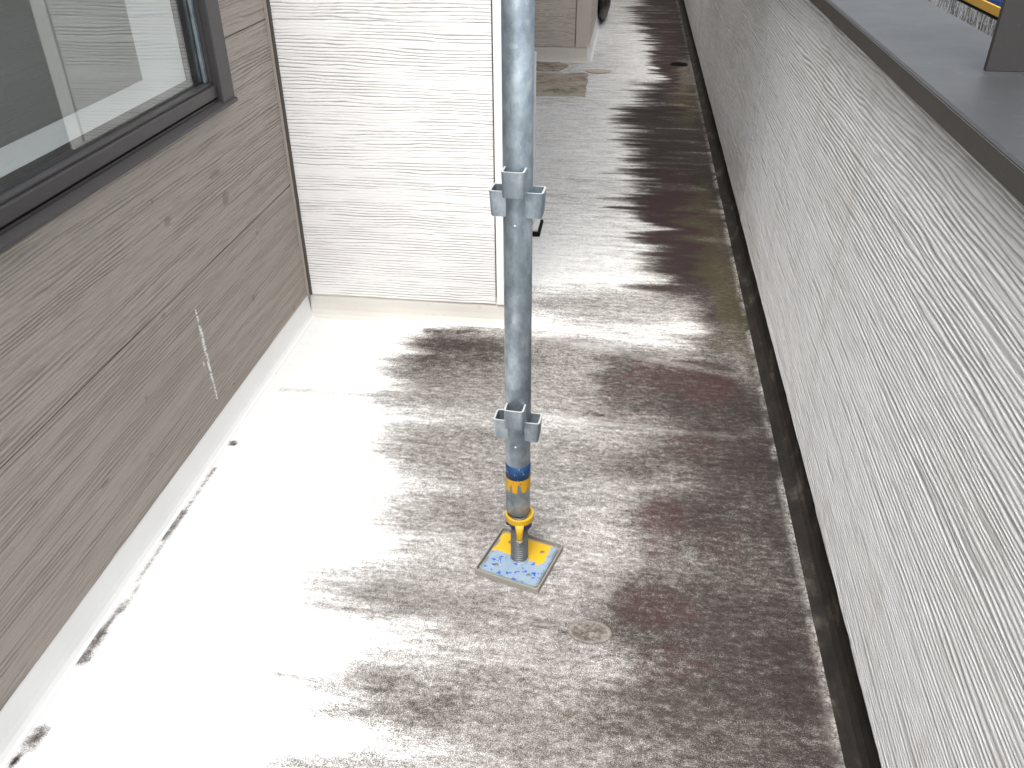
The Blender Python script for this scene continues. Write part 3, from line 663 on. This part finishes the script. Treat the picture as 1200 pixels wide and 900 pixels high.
# stained mortar strip in the recess and a leak mark beside it
def slab_patch(pts, z, seed):
    out = []; r = np.random.RandomState(seed)
    for (x0, y0), (x1, y1) in zip(pts, pts[1:]+pts[:1]):
        for i in range(10): out.append((x0+(x1-x0)*i/10+r.uniform(-.008, .008), y0+(y1-y0)*i/10+r.uniform(-.016, .016)))
    m = bmesh.new(); lo = [m.verts.new((x, y, -.002)) for x, y in out]; cx = sum(p[0] for p in out)/len(out); cy = sum(p[1] for p in out)/len(out)
    hi = [m.verts.new((cx+(x-cx)*.985, cy+(y-cy)*.97, z)) for x, y in out]
    for i in range(len(out)): m.faces.new((lo[i], lo[(i+1) % len(out)], hi[(i+1) % len(out)], hi[i]))
    m.faces.new(hi); bmesh.ops.recalc_face_normals(m, faces=m.faces[:]); return m
obj('mortar_patch', slab_patch([(-.95, 5.19), (-.235, 5.20), (-.245, 5.50), (-.255, 5.79), (-.95, 5.78)], .006, 5), M_MORTAR, floor)
obj('mortar_patch', slab_patch([(-.95, 5.83), (-.45, 5.83), (-.40, 6.0), (-.47, 6.08), (-.95, 6.09)], .010, 6), M_MORTAR, floor)
bl = bmesh.new(); N = 22
for i in range(N):
    t = 2*math.pi*i/N; bl.verts.new((-.19+.085*math.cos(t)*(1+.1*math.sin(3*t)), 5.865+.06*math.sin(t), .004))
bl.faces.new(bl.verts[:]); obj('leak_stain', bl, paint("leak_brown", (.42, .38, .32), .7, .4, nscale=40), floor)
endw = thing('end_wall', 'dark end wall closing the far end of the balcony walkway', 'wall', (0, 9.06, 0))
obj('wall_face', B(-.30, .52, .0, .12, .05, 2.6), M_TAN, endw); obj('skirting', B(-.30, .47, -.02, -.0005, -.01, .12, bevel=.005), M_MOULD, endw)
ov = obj('roof_overhang', B(-2.6, .02, 1.80, 9.6, 2.63, 2.85), M_SLAB); tag(ov, kind='structure')
gr = obj('street_ground', B(-120, 120, -120, 160, -3.4, -3.0), M_ASPHALT); tag(gr, kind='structure')

# ------------------------------------------------------------------ floor drain
dr = thing('floor_drain', 'small round black drain in the mildewed floor near the far parapet', 'drain', (.345, 6.13, .0))
obj('drain_rim', lathe([(.062, .001), (.060, .006), (.052, .007), (.050, .003)], 32), M_BLACK, dr)
obj('drain_cup', lathe([(.050, .0035), (.046, .0022), (.0, .002)], 32), M_BLACK, dr)
for k in range(-2, 3):
    w = math.sqrt(.049**2-(k*.018)**2)
    obj('grate_bar', B(-w, w, k*.018-.003, k*.018+.003, .003, .0062, bevel=.001), M_BLACK, dr)

# ------------------------------------------------------------------ scaffold post
PX, PY = -.1625, 1.31
RP = .0243
post = thing('scaffold_post', 'galvanised steel scaffold post with wedge pockets and blue and yellow paint bands', 'scaffold post', (PX, PY, .138), R_(-4))
Z0 = .138
obj('tube', lathe([(RP-.003, .6), (RP-.003, .0), (RP-.0006, -.0002), (RP, .0012), (RP, 2.1), (RP-.003, 2.1)], 48), M_GALV, post, True)
for me_ in (post.children[0].data,):
    pass
obj('paint_band', lathe([(RP, .231-Z0), (RP+.0005, .2312-Z0), (RP+.0005, .263-Z0), (RP, .2632-Z0)], 48), M_BAND_B, post, True)
# yellow band with a ragged, scraped lower edge
yb = bmesh.new(); n = 72; lo = []; hi = []
rr = np.random.RandomState(4)
for i in range(n):
    a = 2*math.pi*i/n; z = .2+rr.uniform(-.0012, .0012)
    for (c, w, h_) in ((-1.95, .10, .020), (-1.28, .17, .022), (-.55, .05, .024), (.9, .2, .018), (2.4, .1, .02)):
        da = abs((a-c+math.pi) % (2*math.pi)-math.pi)
        if da < w: z = max(z, .2+h_*(1-.35*da/w))
    lo.append(yb.verts.new(((RP+.0005)*math.cos(a), (RP+.0005)*math.sin(a), z-Z0)))
    hi.append(yb.verts.new(((RP+.0005)*math.cos(a), (RP+.0005)*math.sin(a), .2308-Z0)))
for i in range(n): yb.faces.new((lo[i], lo[(i+1) % n], hi[(i+1) % n], hi[i]))
obj('paint_band', yb, M_BAND_Y, post, True)
def pocket():
    """U shaped wedge pocket: open top and bottom, tapering down; legs welded to the tube, throat pointing -Y"""
    t = .0034; rnd = 4
    def outline(w, y_out, inner):
        hw = w/2-(t if inner else 0); yo = y_out-(t if inner else 0); r = .0055-(t*.6 if inner else 0); pts = [(-hw, -.014)]
        for i in range(rnd+1):
            a = math.pi+math.pi/2*i/rnd; pts.append((-hw+r+r*math.cos(a), -yo+r+r*math.sin(a)))
        for i in range(rnd+1):
            a = 1.5*math.pi+math.pi/2*i/rnd; pts.append((hw-r+r*math.cos(a), -yo+r+r*math.sin(a)))
        pts.append((hw, -.014)); return pts
    bm = bmesh.new(); rings = []
    for (z, w, yo) in ((.0, .0350, .0415), (.006, .0356, .0424), (.0425, .0374, .0446)):
        A = [bm.verts.new((x, y, z)) for x, y in outline(w, yo, False)]; C = [bm.verts.new((x, y, z)) for x, y in outline(w, yo, True)]
        rings.append((A, C))
    n = len(rings[0][0])
    for (A, C), (A2, C2) in zip(rings, rings[1:]):
        for i in range(n-1):
            bm.faces.new((A[i], A[i+1], A2[i+1], A2[i])); bm.faces.new((C[i+1], C[i], C2[i], C2[i+1]))
    for (A, C), up in ((rings[-1], True), (rings[0], False)):
        for i in range(n-1): bm.faces.new((A[i], A[i+1], C[i+1], C[i]) if up else (A[i+1], A[i], C[i], C[i+1]))
    bmesh.ops.recalc_face_normals(bm, faces=bm.faces[:])
    return bm
pk_o = obj('wedge_pocket', pocket(), M_GALV, post); pk_me = pk_o.data
pk_me.materials.append(M_EDGE)
for p in pk_me.polygons:
    if abs(p.normal.z) > .9: p.material_index = 1
first = True
for base in (.369, .369+.4475, .369+.4475*2, .369+.4475*3):
    for k, ang in enumerate((0, 90, 180, 270)):
        o = pk_o if first else pk_o.copy()
        if not first: COL.objects.link(o); o.parent = post
        first = False
        dz = .0 if ang in (90, 270) else .043
        o.location = (0, 0, base-.0425+dz*.95-Z0); o.rotation_euler = (0, 0, R_(ang))
wl = None
for base in (.369, .369+.4475, .369+.4475*2):
    for ang in (-90, 35, 215):
        z = base-.055-Z0
        b = bmesh.new(); bmesh.ops.create_uvsphere(b, u_segments=10, v_segments=6, radius=.0024)
        o = obj('rivet', b, M_EDGE, post, True); o.location = (RP*math.cos(R_(ang)), RP*math.sin(R_(ang)), z)
        break

# ------------------------------------------------------------------ screw jack under the post
jack = thing('screw_jack', 'worn blue and yellow scaffold jack base with threaded screw and drop handle nut', 'jack base', (PX+.004, PY-.008, .004), R_(-17))
# plate with four real bolt holes (filled curve turned into a mesh)
cu = bpy.data.curves.new('plate_outline', 'CURVE'); cu.dimensions = '2D'; cu.fill_mode = 'BOTH'; cu.extrude = .0024
def ring_spline(pts):
    s = cu.splines.new('POLY'); s.points.add(len(pts)-1); s.use_cyclic_u = True
    for p, (x, y) in zip(s.points, pts): p.co = (x, y, 0, 1)
hw = .0655; ch = .004
ring_spline([(-hw+ch, -hw), (hw-ch, -hw), (hw, -hw+ch), (hw, hw-ch), (hw-ch, hw), (-hw+ch, hw), (-hw, hw-ch), (-hw, -hw+ch)])
for sx in (-1, 1):
    for sy in (-1, 1):
        ring_spline([(sx*.037+.0052*math.cos(2*math.pi*i/16), sy*.037+.0052*math.sin(2*math.pi*i/16)) for i in range(16)])
co = bpy.data.objects.new('plate_tmp', cu); COL.objects.link(co)
dg = bpy.context.evaluated_depsgraph_get(); pm = bpy.data.meshes.new_from_object(co.evaluated_get(dg))
bpy.data.objects.remove(co); bpy.data.curves.remove(cu); pm.name = 'base_plate'; pm.materials.clear(); pm.materials.append(M_PLATE)
pl = link(bpy.data.objects.new('base_plate', pm), jack); pl.location = (0, 0, .0032)
# screw: helical thread as stacked rounded ridges with pitch
th = bmesh.new(); seg = 28; pitch = .0056; nt_ = 8; zt = .0058; turns = 23
rings = []
prof = [.0176, .0182, .0183, .0176, .0150, .0134, .0136, .0156]
total = turns*nt_
for j in range(total+1):
    rings.append([th.verts.new((0, 0, 0)) for _ in range(seg)])
    for i, v in enumerate(rings[-1]):
        ph = (j+nt_*i/seg) % nt_; k0 = int(ph) % nt_; f = ph-int(ph)
        r = prof[k0]*(1-f)+prof[(k0+1) % nt_]*f; a = -2*math.pi*i/seg
        v.co = (r*math.cos(a), r*math.sin(a), zt+j*pitch/nt_)
for A, C in zip(rings, rings[1:]):
    for i in range(seg): th.faces.new((A[(i+1) % seg], A[i], C[i], C[(i+1) % seg]))
bmesh.ops.recalc_face_normals(th, faces=th.faces[:])
obj('screw', th, M_THREAD, jack, True)
obj('weld_collar', lathe([(.0205, .0057), (.0195, .0085), (.0165, .010)], 28), M_PLATE, jack, True)
nut = obj('adjusting_nut', lathe([(.0184, .120), (.0284, .120), (.0287, .1201), (.0292, .1206), (.0293, .1210), (.0293, .1335), (.0292, .1339), (.0288, .1344), (.0285, .1345), (.0256, .1345), (.0253, .1344), (.0250, .134), (.0250, .1335), (.0250, .128), (.0184, .128)], 40, closed=True), M_NUT_Y, jack, True)
nb = bmesh.new()
for a in (R_(-160), R_(-20), R_(100)):
    b = bmesh.new(); box(b, .0185, .0270, -.009, .009, .104, .1196, bevel=.003)
    bmesh.ops.rotate(b, verts=b.verts[:], cent=(0, 0, 0), matrix=Matrix.Rotation(a, 3, 'Z'))
    t = bpy.data.meshes.new('tmp'); b.to_mesh(t); b.free(); nb.from_mesh(t); bpy.data.meshes.remove(t)
lathe([(.0186, .1035), (.0225, .1045), (.0240, .1196), (.0186, .1196)], 30, bm=nb)
obj('nut_skirt', nb, M_NUT_B, nut)
hb = bmesh.new()
path = [((0, -.0285, .1235), .0095, .0050), ((0, -.0330, .117), .0088, .0048), ((0, -.0340, .105), .0072, .0045), ((0, -.0335, .094), .0064, .0042), ((0, -.0328, .0865), .0060, .0040)]
rings = []
for (c, w, t) in path:
    rings.append([hb.verts.new((c[0]+w*math.cos(2*math.pi*i/12)*(1 if abs(math.cos(2*math.pi*i/12)) < .9 else .96), c[1]+t*math.sin(2*math.pi*i/12), c[2])) for i in range(12)])
for A, C in zip(rings, rings[1:]):
    for i in range(12): hb.faces.new((A[i], A[(i+1) % 12], C[(i+1) % 12], C[i]))
hb.faces.new(rings[0]); hb.faces.new(rings[-1]); bmesh.ops.recalc_face_normals(hb, faces=hb.faces[:])
hd = obj('handle', hb, M_NUT_Y, nut, True); hd.rotation_euler = (0, 0, R_(24))
tb = bmesh.new(); bmesh.ops.create_uvsphere(tb, u_segments=14, v_segments=8, radius=.0068)
for v in tb.verts: v.co = (v.co.x, v.co.y*.75-.0328, v.co.z*.8+.0855)
tip = obj('handle_tip', tb, M_TIP, nut, True); tip.rotation_euler = (0, 0, R_(24))

# ------------------------------------------------------------------ plastic tray under the jack plate
tray = thing('base_tray', 'square grey plastic tray holding the scaffold jack plate on the stained floor', 'base pad', (PX+.004, PY-.008, .0), R_(-17))
tb = bmesh.new(); H = .0722; t = .0030; h = .0145
def sq(hw, z, c=.004): return [tb.verts.new((x, y, z)) for x, y in ((-hw+c, -hw), (hw-c, -hw), (hw, -hw+c), (hw, hw-c), (hw-c, hw), (-hw+c, hw), (-hw, hw-c), (-hw, -hw+c))]
L = [sq(H, .0008), sq(H-.0004, h-.001), sq(H-.001, h), sq(H-t, h), sq(H-t-.0006, .004), ]
for A, C in zip(L, L[1:]):
    for i in range(8): tb.faces.new((A[i], A[(i+1) % 8], C[(i+1) % 8], C[i]))
tb.faces.new(L[-1]); tb.faces.new(L[0][::-1]); bmesh.ops.recalc_face_normals(tb, faces=tb.faces[:])
obj('tray_body', tb, M_TRAY, tray)
for sx, sy in ((-1, -1), (1, -1), (1, 1), (-1, 1)):
    b = B(-.009, .009, -.0012, .0012, .006, .0115, bevel=.0005)
    bmesh.ops.rotate(b, verts=b.verts[:], cent=(0, 0, 0), matrix=Matrix.Rotation(R_(-45*sx*sy), 3, 'Z')); bmesh.ops.translate(b, verts=b.verts[:], vec=(sx*.0605, sy*.0605, 0))
    obj('corner_clip', b, M_TRAY, tray)

# ------------------------------------------------------------------ slim louvred panel with a black edged foot behind the post
sc = thing('louvred_panel', 'slim white louvred panel on a black edged foot just behind the post', 'panel', (-.60, 3.12, 0))
fb = bmesh.new(); box(fb, -.262, .279, -.008, .008, .03, .665, bevel=.003); obj('panel_body', fb, M_CASING, sc)
for k in range(12): obj('louvre_slat', B(-.245, .262, -.013, -.0085, .08+k*.046, .105+k*.046, bevel=.0015), M_CASING, sc)
ft = bmesh.new(); box(ft, -.27, .307, -.072, .072, .002, .016, bevel=.002); obj('foot_rim', ft, M_BLACK, sc)
obj('foot_top', B(-.262, .297, -.058, .064, .0165, .024, bevel=.001), M_CASING, sc)

# ------------------------------------------------------------------ black bundle by the far bay
bm = bmesh.new(); bmesh.ops.create_icosphere(bm, subdivisions=4, radius=1)
for v in bm.verts:
    p = v.co.copy(); s = .82+.36*float(fbm(p.x*1.7+4, p.y*1.7+p.z*1.3, 7, 3))
    v.co = Vector((p.x*.055*s, p.y*.62*s, max(-.2, p.z*.2*s)))
bag = obj('black_bag', bm, M_BAG, None, True); bag.location = (-.235, 7.95, .2); tag(bag, 'black plastic bundle lying along the foot of the far bay wall', 'bag')

# ------------------------------------------------------------------ beyond the parapet
nb_ = thing('neighbour_house', 'neighbouring house wall of pale ribbed sheet seen over the parapet coping', 'house', (4.6, 11, -3.0))
rb = bmesh.new(); pts = []
for i in range(420):
    y = -4+i*.04
    for (dy, dx) in ((0, 0), (.012, -.018), (.024, -.018), (.032, 0)): pts.append((dx, y+dy))
A = [rb.verts.new((x, y, 0)) for x, y in pts]; C = [rb.verts.new((x, y, 3.6)) for x, y in pts]
for i in range(len(pts)-1): rb.faces.new((A[i], A[i+1], C[i+1], C[i]))
rw = obj('ribbed_wall', rb, M_RIB, nb_)
obj('wall_body', B(.02, 4.0, -4.0, 12.8, 0, 3.6), M_CONC, nb_)
obj('roof', extrude_profile(bmesh.new(), [(-.4, 3.61), (2.0, 4.9), (4.4, 3.61)], 'y', -4.3, 13.1), M_ROOF, nb_)
pkk = thing('scaffold_plank', 'yellow and blue edged scaffold plank hanging just outside the parapet', 'plank', (1.50, 4.0, .66))
obj('deck', B(.0, .40, -2.4, 3.0, -.006, .0145, bevel=.003), M_BLACK, pkk)
obj('edge_strip', B(-.012, -.0005, -2.4, 3.0, .012, .047, bevel=.002), M_YEL, pkk)
obj('toe_board', B(.03, .05, -2.4, 3.0, .0155, .19, bevel=.002), M_BLUE, pkk)
